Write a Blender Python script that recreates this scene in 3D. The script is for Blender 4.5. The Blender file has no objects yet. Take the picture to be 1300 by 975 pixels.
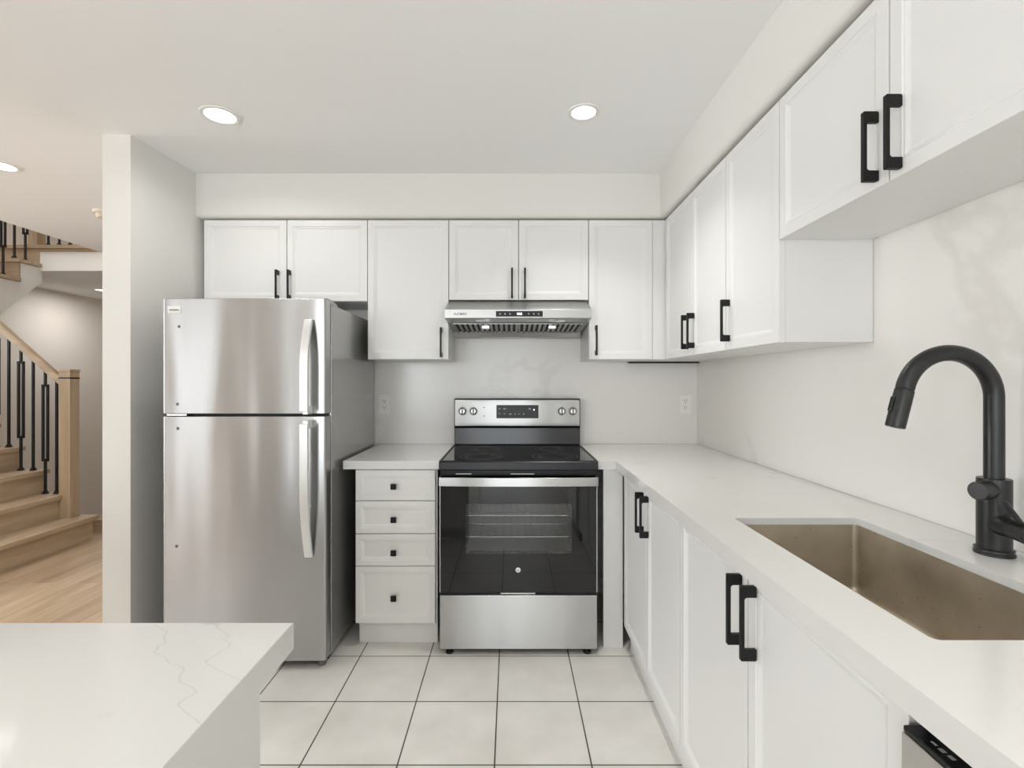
import bpy, bmesh, math, random
from mathutils import Vector, Matrix

S = bpy.context.scene
C = S.collection
PI = math.pi
random.seed(4)

# ------------------------------------------------------------------ camera
FPX = 621.0                                   # focal length in pixels of a 1300x975 frame
EYE = 1.295
cam_d = bpy.data.cameras.new('camera')
cam_d.sensor_fit = 'HORIZONTAL'
cam_d.sensor_width = 36.0
cam_d.lens = FPX / 1300.0 * 36.0
cam_d.shift_x = 1.0 / 1300.0
cam_d.shift_y = -2.5 / 1300.0
cam_d.clip_start = 0.02
cam = bpy.data.objects.new('camera', cam_d)
cam.location = (0, 0, EYE)
cam.rotation_euler = (PI / 2, 0, 0)
C.objects.link(cam)
S.camera = cam

# ------------------------------------------------------------------ colour management, cycles quality
S.view_settings.view_transform = 'Standard'
S.view_settings.look = 'None'
S.view_settings.gamma = 1.0
S.view_settings.use_curve_mapping = False
S.view_settings.exposure = 0.32
S.cycles.use_denoising = True
S.cycles.max_bounces = 14
S.cycles.diffuse_bounces = 8
S.cycles.glossy_bounces = 6
S.cycles.transparent_max_bounces = 12
S.cycles.caustics_reflective = False
S.cycles.caustics_refractive = False
S.cycles.sample_clamp_indirect = 6.0

# ------------------------------------------------------------------ light: sky outside, daylight at the windows, added fill lamps, pot lights
W = bpy.data.worlds.new('sky')
S.world = W
W.use_nodes = True
W.node_tree.nodes['Background'].inputs['Color'].default_value = (0.93, 0.97, 1.0, 1)
W.node_tree.nodes['Background'].inputs['Strength'].default_value = 1.6

def area(name, loc, rot, sx, sy, power, col=(1, 0.985, 0.96)):
    l = bpy.data.lights.new(name, 'AREA')
    l.shape = 'RECTANGLE'; l.size = sx; l.size_y = sy
    l.energy = power; l.color = col
    o = bpy.data.objects.new(name, l)
    o.location = loc; o.rotation_euler = rot
    C.objects.link(o)
    return o
POT_POWER = 5.2
PATIO_POWER, WINDOW_POWER, DINING_FILL_POWER, LIVING_FILL_POWER, STAIRWELL_FILL_POWER = 24.0, 14.0, 44.0, 96.0, 40.0
area('patio_daylight', (-0.20, -4.16, 1.12), (PI / 2 + 0.2, 0, 0), 1.46, 2.0, PATIO_POWER, (0.90, 0.95, 1.0))
area('window_daylight', (-6.02, -4.16, 1.22), (PI / 2, 0, 0), 1.1, 1.95, WINDOW_POWER, (0.90, 0.95, 1.0))
area('sidelight_daylight', (-5.14, -4.16, 1.25), (PI / 2, 0, 0), .09, 1.9, 4.0, (0.90, 0.95, 1.0))
area('dining_fill_light', (-2.38, -4.16, 1.55), (PI / 2 + 0.2, 0, 0), 1.65, 1.3, DINING_FILL_POWER, (0.90, 0.95, 1.0))  # added fill at an unseen window, brightens the back cabinet fronts
area('living_fill_light', (-6.96, 1.85, 1.45), (PI / 2 + 0.2, 0, -PI / 2), 1.8, 1.7, LIVING_FILL_POWER, (0.90, 0.95, 1.0))  # added fill at an unseen window, lifts ceiling and right-hand cabinets
area('stairwell_fill_light', (-4.5, 4.0, 5.05), (0, 0, 0), 1.4, 1.4, STAIRWELL_FILL_POWER, (0.97, 0.98, 1.0))  # lamp added over the stairwell to brighten its walls; no window here

# ------------------------------------------------------------------ materials
def new_mat(name):
    m = bpy.data.materials.new(name); m.use_nodes = True
    nt = m.node_tree
    return m, nt, nt.nodes['Principled BSDF']
def pbr(name, col, rough=0.5, metal=0.0, spec=0.5, ior=None, emit=None, strength=0.0, bump=0.0, bscale=200):
    m, nt, b = new_mat(name)
    b.inputs['Base Color'].default_value = (*col, 1)
    b.inputs['Roughness'].default_value = rough
    b.inputs['Metallic'].default_value = metal
    b.inputs['Specular IOR Level'].default_value = spec
    if ior: b.inputs['IOR'].default_value = ior
    if emit:
        b.inputs['Emission Color'].default_value = (*emit, 1)
        b.inputs['Emission Strength'].default_value = strength
    # every surface keeps a little procedural unevenness
    tc = nt.nodes.new('ShaderNodeTexCoord')
    n = nt.nodes.new('ShaderNodeTexNoise'); n.inputs['Scale'].default_value = bscale
    nt.links.new(tc.outputs['Object'], n.inputs['Vector'])
    if bump > 0:
        bp = nt.nodes.new('ShaderNodeBump'); bp.inputs['Strength'].default_value = bump
        bp.inputs['Distance'].default_value = 0.002
        nt.links.new(n.outputs['Fac'], bp.inputs['Height'])
        nt.links.new(bp.outputs['Normal'], b.inputs['Normal'])
    else:
        mr = nt.nodes.new('ShaderNodeMapRange')
        mr.inputs['To Min'].default_value = max(0.0, rough - 0.02)
        mr.inputs['To Max'].default_value = min(1.0, rough + 0.02)
        nt.links.new(n.outputs['Fac'], mr.inputs['Value'])
        nt.links.new(mr.outputs['Result'], b.inputs['Roughness'])
    return m

M = {}
M['ceiling'] = pbr('ceiling_paint', (0.90, 0.905, 0.905), 0.9, bump=0.05, bscale=300)
M['wall'] = pbr('wall_paint', (0.76, 0.75, 0.72), 0.75, bump=0.05, bscale=300)
M['stairwall'] = pbr('stairwell_paint', (0.76, 0.715, 0.66), 0.8, bump=0.05, bscale=300)
M['white'] = pbr('white_cabinet_lacquer', (0.77, 0.77, 0.758), 0.34, spec=0.4)
M['trimwhite'] = pbr('white_trim_paint', (0.84, 0.83, 0.80), 0.5)
M['black'] = pbr('matte_black_metal', (0.006, 0.006, 0.006), 0.45, spec=0.3)
M['iron'] = pbr('black_iron', (0.010, 0.010, 0.011), 0.5)
M['faucet'] = pbr('black_faucet_finish', (0.013, 0.013, 0.013), 0.33, spec=0.45)
M['blackplastic'] = pbr('black_plastic', (0.007, 0.007, 0.008), 0.30, spec=0.35)
M['dark'] = pbr('dark_recess', (0.015, 0.015, 0.016), 0.7)
M['silver'] = pbr('silver_handle', (0.80, 0.80, 0.795), 0.38, metal=0.6)
M['fridgeside'] = pbr('grey_painted_steel', (0.42, 0.42, 0.415), 0.22, metal=0.65, bump=0.04, bscale=500)
M['gasket'] = pbr('grey_gasket', (0.06, 0.06, 0.06), 0.7)
M['plastic'] = pbr('white_plastic', (0.84, 0.83, 0.81), 0.4)
M['beigeplastic'] = pbr('beige_plastic', (0.72, 0.64, 0.52), 0.5)
M['mark'] = pbr('dark_print', (0.05, 0.05, 0.05), 0.6)
M['ring'] = pbr('burner_print', (0.10, 0.10, 0.10), 0.5)
M['lightmark'] = pbr('pale_print', (0.42, 0.42, 0.42), 0.6)
M['led'] = pbr('white_led', (0.9, 0.9, 0.9), 0.5, emit=(0.85, 0.9, 1.0), strength=1.6)
M['lens'] = pbr('lit_lens', (0.9, 0.9, 0.9), 0.5, emit=(1, 0.98, 0.95), strength=4.0)
M['cavity'] = pbr('oven_enamel', (0.46, 0.45, 0.44), 0.4)
M['chrome'] = pbr('chrome_wire', (0.8, 0.8, 0.8), 0.2, metal=1.0)
M['blackglass'] = pbr('black_glass', (0.005, 0.005, 0.006), 0.03, ior=1.52)
M['riserglass'] = pbr('black_enamel', (0.006, 0.006, 0.007), 0.16, ior=1.5)
M['plug'] = pbr('grey_plug', (0.14, 0.14, 0.14), 0.5)

def steel(name, col, rough, stretch, wave=0.0, waves=(1.2, 1.2, 0.6), fine=0.10, aniso=0.0):
    """brushed stainless: fine streaks along one axis plus a slow wave of the sheet"""
    m, nt, b = new_mat(name)
    b.inputs['Base Color'].default_value = (*col, 1)
    b.inputs['Metallic'].default_value = 1.0
    b.inputs['Roughness'].default_value = rough
    if aniso:
        b.inputs['Anisotropic'].default_value = aniso; b.inputs['Anisotropic Rotation'].default_value = 0.25
        tg = nt.nodes.new('ShaderNodeTangent'); tg.direction_type = 'RADIAL'; tg.axis = 'Z'
        nt.links.new(tg.outputs[0], b.inputs['Tangent'])
    tc = nt.nodes.new('ShaderNodeTexCoord')
    mp = nt.nodes.new('ShaderNodeMapping'); mp.inputs['Scale'].default_value = stretch
    nt.links.new(tc.outputs['Object'], mp.inputs['Vector'])
    n = nt.nodes.new('ShaderNodeTexNoise'); n.inputs['Scale'].default_value = 1.0; n.inputs['Detail'].default_value = 4
    nt.links.new(mp.outputs['Vector'], n.inputs['Vector'])
    mr = nt.nodes.new('ShaderNodeMapRange')
    mr.inputs['To Min'].default_value = rough - fine * 0.5; mr.inputs['To Max'].default_value = rough + fine * 0.5
    nt.links.new(n.outputs['Fac'], mr.inputs['Value'])
    nt.links.new(mr.outputs['Result'], b.inputs['Roughness'])
    if wave:
        mp2 = nt.nodes.new('ShaderNodeMapping'); mp2.inputs['Scale'].default_value = waves
        nt.links.new(tc.outputs['Object'], mp2.inputs['Vector'])
        n2 = nt.nodes.new('ShaderNodeTexNoise'); n2.inputs['Scale'].default_value = 1.0; n2.inputs['Detail'].default_value = 0.5
        nt.links.new(mp2.outputs['Vector'], n2.inputs['Vector'])
        bp = nt.nodes.new('ShaderNodeBump'); bp.inputs['Strength'].default_value = 1.0
        bp.inputs['Distance'].default_value = wave
        nt.links.new(n2.outputs['Fac'], bp.inputs['Height'])
        nt.links.new(bp.outputs['Normal'], b.inputs['Normal'])
    return m
M['fridge'] = steel('fridge_stainless', (0.49, 0.49, 0.49), 0.27, (2, 300, 300), wave=0.008, waves=(5.5, 1.0, 1.1), fine=0.006, aniso=0.97)
M['steel'] = steel('brushed_stainless', (0.50, 0.50, 0.49), 0.30, (2, 300, 300), wave=0.003, waves=(6.0, 1.0, 1.0), fine=0.03, aniso=0.95)
M['dwsteel'] = steel('dishwasher_stainless', (0.62, 0.61, 0.59), 0.32, (300, 2, 300), fine=0.03)
M['hoodsteel'] = steel('hood_stainless', (0.46, 0.46, 0.45), 0.32, (2, 300, 300))
M['filter'] = steel('filter_stainless', (0.30, 0.30, 0.295), 0.35, (300, 2, 300))

# sink: duller, brownish stainless with spots
m, nt, b = new_mat('sink_stainless'); M['sink'] = m
b.inputs['Metallic'].default_value = 0.7; b.inputs['Roughness'].default_value = 0.40
tc = nt.nodes.new('ShaderNodeTexCoord')
n = nt.nodes.new('ShaderNodeTexNoise'); n.inputs['Scale'].default_value = 6; n.inputs['Detail'].default_value = 8
r = nt.nodes.new('ShaderNodeValToRGB')
r.color_ramp.elements[0].position = 0.32; r.color_ramp.elements[0].color = (0.46, 0.40, 0.31, 1)
r.color_ramp.elements[1].position = 0.72; r.color_ramp.elements[1].color = (0.66, 0.585, 0.475, 1)
v = nt.nodes.new('ShaderNodeTexVoronoi'); v.inputs['Scale'].default_value = 42
r2 = nt.nodes.new('ShaderNodeValToRGB')
r2.color_ramp.elements[0].position = 0.05; r2.color_ramp.elements[0].color = (0.45, 0.45, 0.45, 1)
r2.color_ramp.elements[1].position = 0.14; r2.color_ramp.elements[1].color = (1, 1, 1, 1)
mx = nt.nodes.new('ShaderNodeMix'); mx.data_type = 'RGBA'; mx.blend_type = 'MULTIPLY'; mx.inputs[0].default_value = 0.6
for a_ in (n, v): nt.links.new(tc.outputs['Object'], a_.inputs['Vector'])
nt.links.new(n.outputs['Fac'], r.inputs['Fac']); nt.links.new(v.outputs['Distance'], r2.inputs['Fac'])
nt.links.new(r.outputs['Color'], mx.inputs[6]); nt.links.new(r2.outputs['Color'], mx.inputs[7])
nt.links.new(mx.outputs[2], b.inputs['Base Color'])

def quartz(name, base, vein, rough, scale, width, amount, off=(0, 0, 0)):
    m, nt, b = new_mat(name)
    b.inputs['Roughness'].default_value = rough
    tc = nt.nodes.new('ShaderNodeTexCoord')
    mp = nt.nodes.new('ShaderNodeMapping'); mp.inputs['Location'].default_value = off
    nt.links.new(tc.outputs['Object'], mp.inputs['Vector'])
    n1 = nt.nodes.new('ShaderNodeTexNoise'); n1.inputs['Scale'].default_value = scale
    n1.inputs['Detail'].default_value = 6; n1.inputs['Distortion'].default_value = 0.7
    n2 = nt.nodes.new('ShaderNodeTexNoise'); n2.inputs['Scale'].default_value = scale * 1.3
    n3 = nt.nodes.new('ShaderNodeTexNoise'); n3.inputs['Scale'].default_value = scale * 0.8; n3.inputs['Detail'].default_value = 5
    for q in (n1, n2, n3): nt.links.new(mp.outputs['Vector'], q.inputs['Vector'])
    def mth(op, a, b_=None):
        x = nt.nodes.new('ShaderNodeMath'); x.operation = op
        for i, s in enumerate((a, b_)):
            if s is None: continue
            if isinstance(s, (int, float)): x.inputs[i].default_value = s
            else: nt.links.new(s, x.inputs[i])
        return x.outputs[0]
    d = mth('ABSOLUTE', mth('SUBTRACT', n1.outputs['Fac'], 0.5))
    mr = nt.nodes.new('ShaderNodeMapRange'); mr.interpolation_type = 'SMOOTHSTEP'
    mr.inputs['From Min'].default_value = 0.0; mr.inputs['From Max'].default_value = width
    mr.inputs['To Min'].default_value = 1.0; mr.inputs['To Max'].default_value = 0.0
    nt.links.new(d, mr.inputs['Value'])
    mk = nt.nodes.new('ShaderNodeMapRange'); mk.interpolation_type = 'SMOOTHSTEP'
    mk.inputs['From Min'].default_value = 0.47; mk.inputs['From Max'].default_value = 0.62
    nt.links.new(n2.outputs['Fac'], mk.inputs['Value'])
    f = mth('MULTIPLY', mth('MULTIPLY', mr.outputs[0], mk.outputs[0]), amount)
    cl = nt.nodes.new('ShaderNodeMapRange'); cl.interpolation_type = 'SMOOTHSTEP'
    cl.inputs['From Min'].default_value = 0.5; cl.inputs['From Max'].default_value = 0.75
    cl.inputs['To Max'].default_value = 0.22 * amount
    nt.links.new(n3.outputs['Fac'], cl.inputs['Value'])
    f2 = mth('MAXIMUM', f, cl.outputs[0])
    mx = nt.nodes.new('ShaderNodeMix'); mx.data_type = 'RGBA'
    mx.inputs[6].default_value = (*base, 1); mx.inputs[7].default_value = (*vein, 1)
    nt.links.new(f2, mx.inputs[0])
    nt.links.new(mx.outputs[2], b.inputs['Base Color'])
    return m
M['quartz'] = quartz('white_quartz', (0.69, 0.685, 0.665), (0.56, 0.54, 0.52), 0.16, 2.6, 0.016, 0.35, (3.1, 1.7, 0))
M['islandquartz'] = quartz('veined_white_quartz', (0.63, 0.625, 0.605), (0.50, 0.49, 0.48), 0.10, 3.0, 0.012, 0.8, (7.4, 2.2, 0))
M['splash'] = quartz('backsplash_quartz', (0.80, 0.785, 0.755), (0.62, 0.60, 0.56), 0.20, 1.0, 0.034, 0.42, (0.4, 5.3, 2.0))

# two long wandering veins in the island slab
nt = M['islandquartz'].node_tree; b = nt.nodes['Principled BSDF']
tcv = nt.nodes.new('ShaderNodeTexCoord'); sp = nt.nodes.new('ShaderNodeSeparateXYZ'); geo = nt.nodes.new('ShaderNodeNewGeometry')
nt.links.new(geo.outputs['Position'], sp.inputs[0])
def mth(op, a, b_=None, c=None):
    x = nt.nodes.new('ShaderNodeMath'); x.operation = op
    for i, q in enumerate((a, b_, c)):
        if q is None: continue
        if isinstance(q, (int, float)): x.inputs[i].default_value = q
        else: nt.links.new(q, x.inputs[i])
    return x.outputs[0]
tot = None
for (xa, ya, slope, seed, wid, amt) in ((-.345, .544, -.93, 3.0, .0030, .42), (-.352, .610, -.62, 11.0, .0036, .34)):
    nz = nt.nodes.new('ShaderNodeTexNoise'); nz.noise_dimensions = '1D'; nz.inputs['Scale'].default_value = 11; nz.inputs['Detail'].default_value = 5
    nt.links.new(mth('ADD', sp.outputs['Y'], seed), nz.inputs['W'])
    line = mth('ADD', mth('MULTIPLY_ADD', mth('SUBTRACT', sp.outputs['Y'], ya), slope, xa), mth('MULTIPLY', mth('SUBTRACT', nz.outputs['Fac'], .5), .11))
    dd = mth('ABSOLUTE', mth('SUBTRACT', sp.outputs['X'], line))
    mr = nt.nodes.new('ShaderNodeMapRange'); mr.interpolation_type = 'SMOOTHSTEP'
    mr.inputs['From Max'].default_value = wid; mr.inputs['To Min'].default_value = amt; mr.inputs['To Max'].default_value = 0
    nt.links.new(dd, mr.inputs['Value'])
    tot = mr.outputs[0] if tot is None else mth('MAXIMUM', tot, mr.outputs[0])
mx = nt.nodes.new('ShaderNodeMix'); mx.data_type = 'RGBA'
old = b.inputs['Base Color'].links[0].from_socket
nt.links.new(old, mx.inputs[6]); mx.inputs[7].default_value = (0.45, 0.44, 0.42, 1)
sn = nt.nodes.new('ShaderNodeSeparateXYZ'); nt.links.new(geo.outputs['Normal'], sn.inputs[0])
nt.links.new(mth('MULTIPLY', tot, mth('GREATER_THAN', sn.outputs['Z'], .5)), mx.inputs[0]); nt.links.new(mx.outputs[2], b.inputs['Base Color'])

# floor tile
m, nt, b = new_mat('square_floor_tile'); M['tile'] = m
tc = nt.nodes.new('ShaderNodeTexCoord')
mp = nt.nodes.new('ShaderNodeMapping'); mp.inputs['Location'].default_value = (0.0565, -0.0115, 0)
br = nt.nodes.new('ShaderNodeTexBrick')
br.offset = 0.0; br.squash = 1.0
br.inputs['Scale'].default_value = 1.0
br.inputs['Brick Width'].default_value = 0.3285; br.inputs['Row Height'].default_value = 0.3285
br.inputs['Mortar Size'].default_value = 0.0026; br.inputs['Mortar Smooth'].default_value = 0.1
br.inputs['Color1'].default_value = (0.755, 0.74, 0.705, 1); br.inputs['Color2'].default_value = (0.775, 0.76, 0.725, 1)
br.inputs['Mortar'].default_value = (0.045, 0.036, 0.028, 1)
n = nt.nodes.new('ShaderNodeTexNoise'); n.inputs['Scale'].default_value = 5; n.inputs['Detail'].default_value = 7
r = nt.nodes.new('ShaderNodeValToRGB')
r.color_ramp.elements[0].position = 0.3; r.color_ramp.elements[0].color = (0.86, 0.855, 0.84, 1)
r.color_ramp.elements[1].position = 0.7; r.color_ramp.elements[1].color = (1, 1, 1, 1)
mx = nt.nodes.new('ShaderNodeMix'); mx.data_type = 'RGBA'; mx.blend_type = 'MULTIPLY'; mx.inputs[0].default_value = 1.0
nt.links.new(tc.outputs['Object'], mp.inputs['Vector']); nt.links.new(mp.outputs['Vector'], br.inputs['Vector'])
nt.links.new(tc.outputs['Object'], n.inputs['Vector']); nt.links.new(n.outputs['Fac'], r.inputs['Fac'])
nt.links.new(br.outputs['Color'], mx.inputs[6]); nt.links.new(r.outputs['Color'], mx.inputs[7])
nt.links.new(mx.outputs[2], b.inputs['Base Color'])
b.inputs['Roughness'].default_value = 0.33
bp = nt.nodes.new('ShaderNodeBump'); bp.inputs['Strength'].default_value = 0.4; bp.inputs['Distance'].default_value = 0.002; bp.invert = True
nt.links.new(br.outputs['Fac'], bp.inputs['Height']); nt.links.new(bp.outputs['Normal'], b.inputs['Normal'])

def wood(name, dark, light, grain, rough=0.42, planks=False):
    """oak; grain = scale vector of the stretched noise"""
    m, nt, b = new_mat(name)
    tc = nt.nodes.new('ShaderNodeTexCoord')
    mp = nt.nodes.new('ShaderNodeMapping'); mp.inputs['Scale'].default_value = grain
    n = nt.nodes.new('ShaderNodeTexNoise'); n.inputs['Scale'].default_value = 1; n.inputs['Detail'].default_value = 8; n.inputs['Distortion'].default_value = 0.6
    r = nt.nodes.new('ShaderNodeValToRGB')
    r.color_ramp.elements[0].position = 0.3; r.color_ramp.elements[0].color = (*dark, 1)
    r.color_ramp.elements[1].position = 0.68; r.color_ramp.elements[1].color = (*light, 1)
    nt.links.new(tc.outputs['Object'], mp.inputs['Vector']); nt.links.new(mp.outputs['Vector'], n.inputs['Vector'])
    nt.links.new(n.outputs['Fac'], r.inputs['Fac'])
    out = r.outputs['Color']
    if planks:
        mp2 = nt.nodes.new('ShaderNodeMapping'); mp2.inputs['Rotation'].default_value = (0, 0, PI / 2)
        br = nt.nodes.new('ShaderNodeTexBrick'); br.offset = 0.43; br.inputs['Scale'].default_value = 1
        br.inputs['Brick Width'].default_value = 1.3; br.inputs['Row Height'].default_value = 0.155
        br.inputs['Mortar Size'].default_value = 0.0012
        br.inputs['Color1'].default_value = (0.84, 0.80, 0.76, 1); br.inputs['Color2'].default_value = (1.06, 1.05, 1.03, 1)
        br.inputs['Mortar'].default_value = (0.42, 0.38, 0.34, 1)
        nt.links.new(tc.outputs['Object'], mp2.inputs['Vector']); nt.links.new(mp2.outputs['Vector'], br.inputs['Vector'])
        mx = nt.nodes.new('ShaderNodeMix'); mx.data_type = 'RGBA'; mx.blend_type = 'MULTIPLY'; mx.inputs[0].default_value = 1
        nt.links.new(out, mx.inputs[6]); nt.links.new(br.outputs['Color'], mx.inputs[7])
        out = mx.outputs[2]
    nt.links.new(out, b.inputs['Base Color'])
    b.inputs['Roughness'].default_value = rough
    return m
OAK_D, OAK_L = (0.36, 0.262, 0.170), (0.50, 0.385, 0.265)
M['planks'] = wood('oak_plank_floor', (0.345, 0.25, 0.162), (0.475, 0.36, 0.25), (14, 1.2, 10), planks=True)
M['oak'] = wood('oak_tread', OAK_D, OAK_L, (16, 1.4, 16))
M['oakx'] = wood('oak_rail', OAK_D, OAK_L, (1.4, 16, 16))
M['oakz'] = wood('oak_post', OAK_D, OAK_L, (16, 16, 1.2))

# tinted oven window: reflection over see-through dark glass
m, nt, b = new_mat('oven_window_glass'); M['ovenpane'] = m
nt.nodes.remove(b)
tr = nt.nodes.new('ShaderNodeBsdfTransparent'); tr.inputs['Color'].default_value = (0.82, 0.82, 0.82, 1)
gl = nt.nodes.new('ShaderNodeBsdfGlossy'); gl.inputs['Roughness'].default_value = 0.035
fr = nt.nodes.new('ShaderNodeFresnel'); fr.inputs['IOR'].default_value = 1.6
mx = nt.nodes.new('ShaderNodeMixShader')
nt.links.new(fr.outputs[0], mx.inputs[0]); nt.links.new(tr.outputs[0], mx.inputs[1]); nt.links.new(gl.outputs[0], mx.inputs[2])
nt.links.new(mx.outputs[0], nt.nodes['Material Output'].inputs['Surface'])

# ------------------------------------------------------------------ mesh helpers (coordinates are world metres; build() moves them to the parent's frame)
class MB:
    def __init__(s): s.bm = bmesh.new()
    def _merge(s, b2):
        me = bpy.data.meshes.new('tmp'); b2.to_mesh(me); b2.free()
        s.bm.from_mesh(me); bpy.data.meshes.remove(me)
    def box(s, x0, y0, z0, x1, y1, z1, bev=0.0, seg=2):
        b = bmesh.new()
        bmesh.ops.create_cube(b, size=1)
        for v in b.verts:
            v.co = Vector((x0 + (v.co.x + .5) * (x1 - x0), y0 + (v.co.y + .5) * (y1 - y0), z0 + (v.co.z + .5) * (z1 - z0)))
        if bev > 0:
            bmesh.ops.bevel(b, geom=b.edges[:], offset=bev, segments=seg, profile=0.5, affect='EDGES')
        bmesh.ops.recalc_face_normals(b, faces=b.faces[:])
        s._merge(b); return s
    def prism(s, pts, a0, a1, axis='x', bev=0.0):
        """closed outline extruded along an axis; pts are the two other coordinates in order"""
        b = bmesh.new()
        def mk(p, a):
            if axis == 'x': return (a, p[0], p[1])
            if axis == 'y': return (p[0], a, p[1])
            return (p[0], p[1], a)
        lo = [b.verts.new(mk(p, a0)) for p in pts]; hi = [b.verts.new(mk(p, a1)) for p in pts]
        n = len(pts)
        for i in range(n):
            b.faces.new((lo[i], lo[(i + 1) % n], hi[(i + 1) % n], hi[i]))
        b.faces.new(lo); b.faces.new(hi[::-1])
        bmesh.ops.recalc_face_normals(b, faces=b.faces[:])
        if bev > 0:
            es = [e for e in b.edges if len(e.link_faces) == 2 and e.calc_face_angle(0) > 0.5]
            bmesh.ops.bevel(b, geom=es, offset=bev, segments=2, profile=0.5, affect='EDGES')
        s._merge(b); return s
    def lathe(s, prof, center, axis=(0, 0, 1), n=32):
        """prof: list of (radius, height along axis)"""
        b = bmesh.new()
        ax = Vector(axis).normalized()
        q = Vector((0, 0, 1)).rotation_difference(ax)
        c = Vector(center); rings = []
        for r, h in prof:
            if r < 1e-6:
                rings.append([b.verts.new(c + q @ Vector((0, 0, h)))])
            else:
                rings.append([b.verts.new(c + q @ Vector((r * math.cos(2 * PI * i / n), r * math.sin(2 * PI * i / n), h))) for i in range(n)])
        for A, B in zip(rings, rings[1:]):
            for i in range(n):
                j = (i + 1) % n
                if len(A) == 1 and len(B) == 1: continue
                if len(A) == 1: b.faces.new((A[0], B[j], B[i]))
                elif len(B) == 1: b.faces.new((A[i], A[j], B[0]))
                else: b.faces.new((A[i], A[j], B[j], B[i]))
        bmesh.ops.recalc_face_normals(b, faces=b.faces[:])
        s._merge(b); return s
    def cyl(s, p0, p1, r, n=24, bev=0.0, r1=None):
        p0 = Vector(p0); p1 = Vector(p1); L = (p1 - p0).length
        r1 = r if r1 is None else r1
        if bev: pr = [(0, 0), (r - bev, 0), (r, bev), (r1, L - bev), (r1 - bev, L), (0, L)]
        else: pr = [(0, 0), (r, 0), (r1, L), (0, L)]
        return s.lathe(pr, p0, p1 - p0, n)
    def tube(s, path, r, n=16):
        b = bmesh.new()
        P = [Vector(p) for p in path]
        t0 = (P[1] - P[0]).normalized()
        ref = Vector((0, 1, 0)) if abs(t0.y) < 0.9 else Vector((1, 0, 0))
        rings = []
        for i, p in enumerate(P):
            t = (P[min(i + 1, len(P) - 1)] - P[max(i - 1, 0)]).normalized()
            u = ref - t * ref.dot(t); u.normalize(); w = t.cross(u)
            rr = r[i] if isinstance(r, (list, tuple)) else r
            rings.append([b.verts.new(p + (u * math.cos(2 * PI * k / n) + w * math.sin(2 * PI * k / n)) * rr) for k in range(n)])
        for A, B in zip(rings, rings[1:]):
            for k in range(n): b.faces.new((A[k], A[(k + 1) % n], B[(k + 1) % n], B[k]))
        b.faces.new(rings[0][::-1]); b.faces.new(rings[-1])
        bmesh.ops.recalc_face_normals(b, faces=b.faces[:])
        s._merge(b); return s
    def rings(s, loops, close_first=True, close_last=True):
        """loops of equal length, bridged in order"""
        b = bmesh.new()
        R = [[b.verts.new(p) for p in L] for L in loops]
        n = len(R[0])
        for A, B in zip(R, R[1:]):
            for k in range(n): b.faces.new((A[k], A[(k + 1) % n], B[(k + 1) % n], B[k]))
        if close_first: b.faces.new(R[0][::-1])
        if close_last: b.faces.new(R[-1])
        bmesh.ops.recalc_face_normals(b, faces=b.faces[:])
        s._merge(b); return s
    def text(s, body, size, mat, depth=0.0006):
        """lettering as mesh; mat is the 4x4 that places it"""
        cu = bpy.data.curves.new('lettering', 'FONT'); cu.body = body; cu.size = size; cu.extrude = depth; cu.offset = size * 0.02
        cu.align_x = 'CENTER'; cu.align_y = 'CENTER'
        o = bpy.data.objects.new('lettering', cu); C.objects.link(o)
        dg = bpy.context.evaluated_depsgraph_get()
        me = bpy.data.meshes.new_from_object(o.evaluated_get(dg))
        bpy.data.objects.remove(o); bpy.data.curves.remove(cu)
        me.transform(mat)
        s.bm.from_mesh(me); bpy.data.meshes.remove(me)
        return s
    def build(s, name, mat, parent=None, smooth=True, angle=35):
        off = world_loc(parent)
        me = bpy.data.meshes.new(name)
        for v in s.bm.verts: v.co -= off
        s.bm.to_mesh(me); s.bm.free()
        me.materials.append(mat)
        o = bpy.data.objects.new(name, me)
        C.objects.link(o)
        if parent: o.parent = parent
        if smooth:
            for p in me.polygons: p.use_smooth = True
            me.set_sharp_from_angle(angle=math.radians(angle))
            wn = o.modifiers.new('weighted_normals', 'WEIGHTED_NORMAL'); wn.keep_sharp = True; wn.weight = 100
        return o
def world_loc(o):
    v = Vector((0, 0, 0))
    while o is not None:
        v += o.location; o = o.parent
    return v
def thing(name, label, cat, loc, group=None):
    o = bpy.data.objects.new(name, None); o.empty_display_size = 0.1
    o.location = loc; C.objects.link(o)
    o['label'] = label; o['category'] = cat
    if group: o['group'] = group
    return o
def tag(o, label, cat, group=None):
    o['label'] = label; o['category'] = cat
    if group: o['group'] = group
    return o
def struct(o, label=None):
    o['kind'] = 'structure'
    if label: o['label'] = label
    return o

# ------------------------------------------------------------------ room measures
YB = 3.014            # face of the back splash
XR = 1.145            # face of the right splash
CEIL = 2.44
UP = 2.70             # upper floor level
STX = -3.62           # edge of the ceiling over the stairs
Y0, Y1 = -4.2, 7.5
XL = -7.0             # left wall of the big room
SWX = -5.72           # left wall of the stairwell

# floors
struct(MB().box(-1.90, Y0, -0.05, 1.16, 3.03, 0.0).build('floor', M['tile'], smooth=False), 'pale square floor tiles with dark grout')
struct(MB().box(XL, Y0, -0.05, -1.90, 4.24, 0.0).build('floor', M['planks'], smooth=False), 'light oak plank floor beside the stairs')
struct(MB().box(SWX - .02, 4.24, -1.65, -1.77, Y1, -1.6).build('floor', M['planks'], smooth=False))
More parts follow.
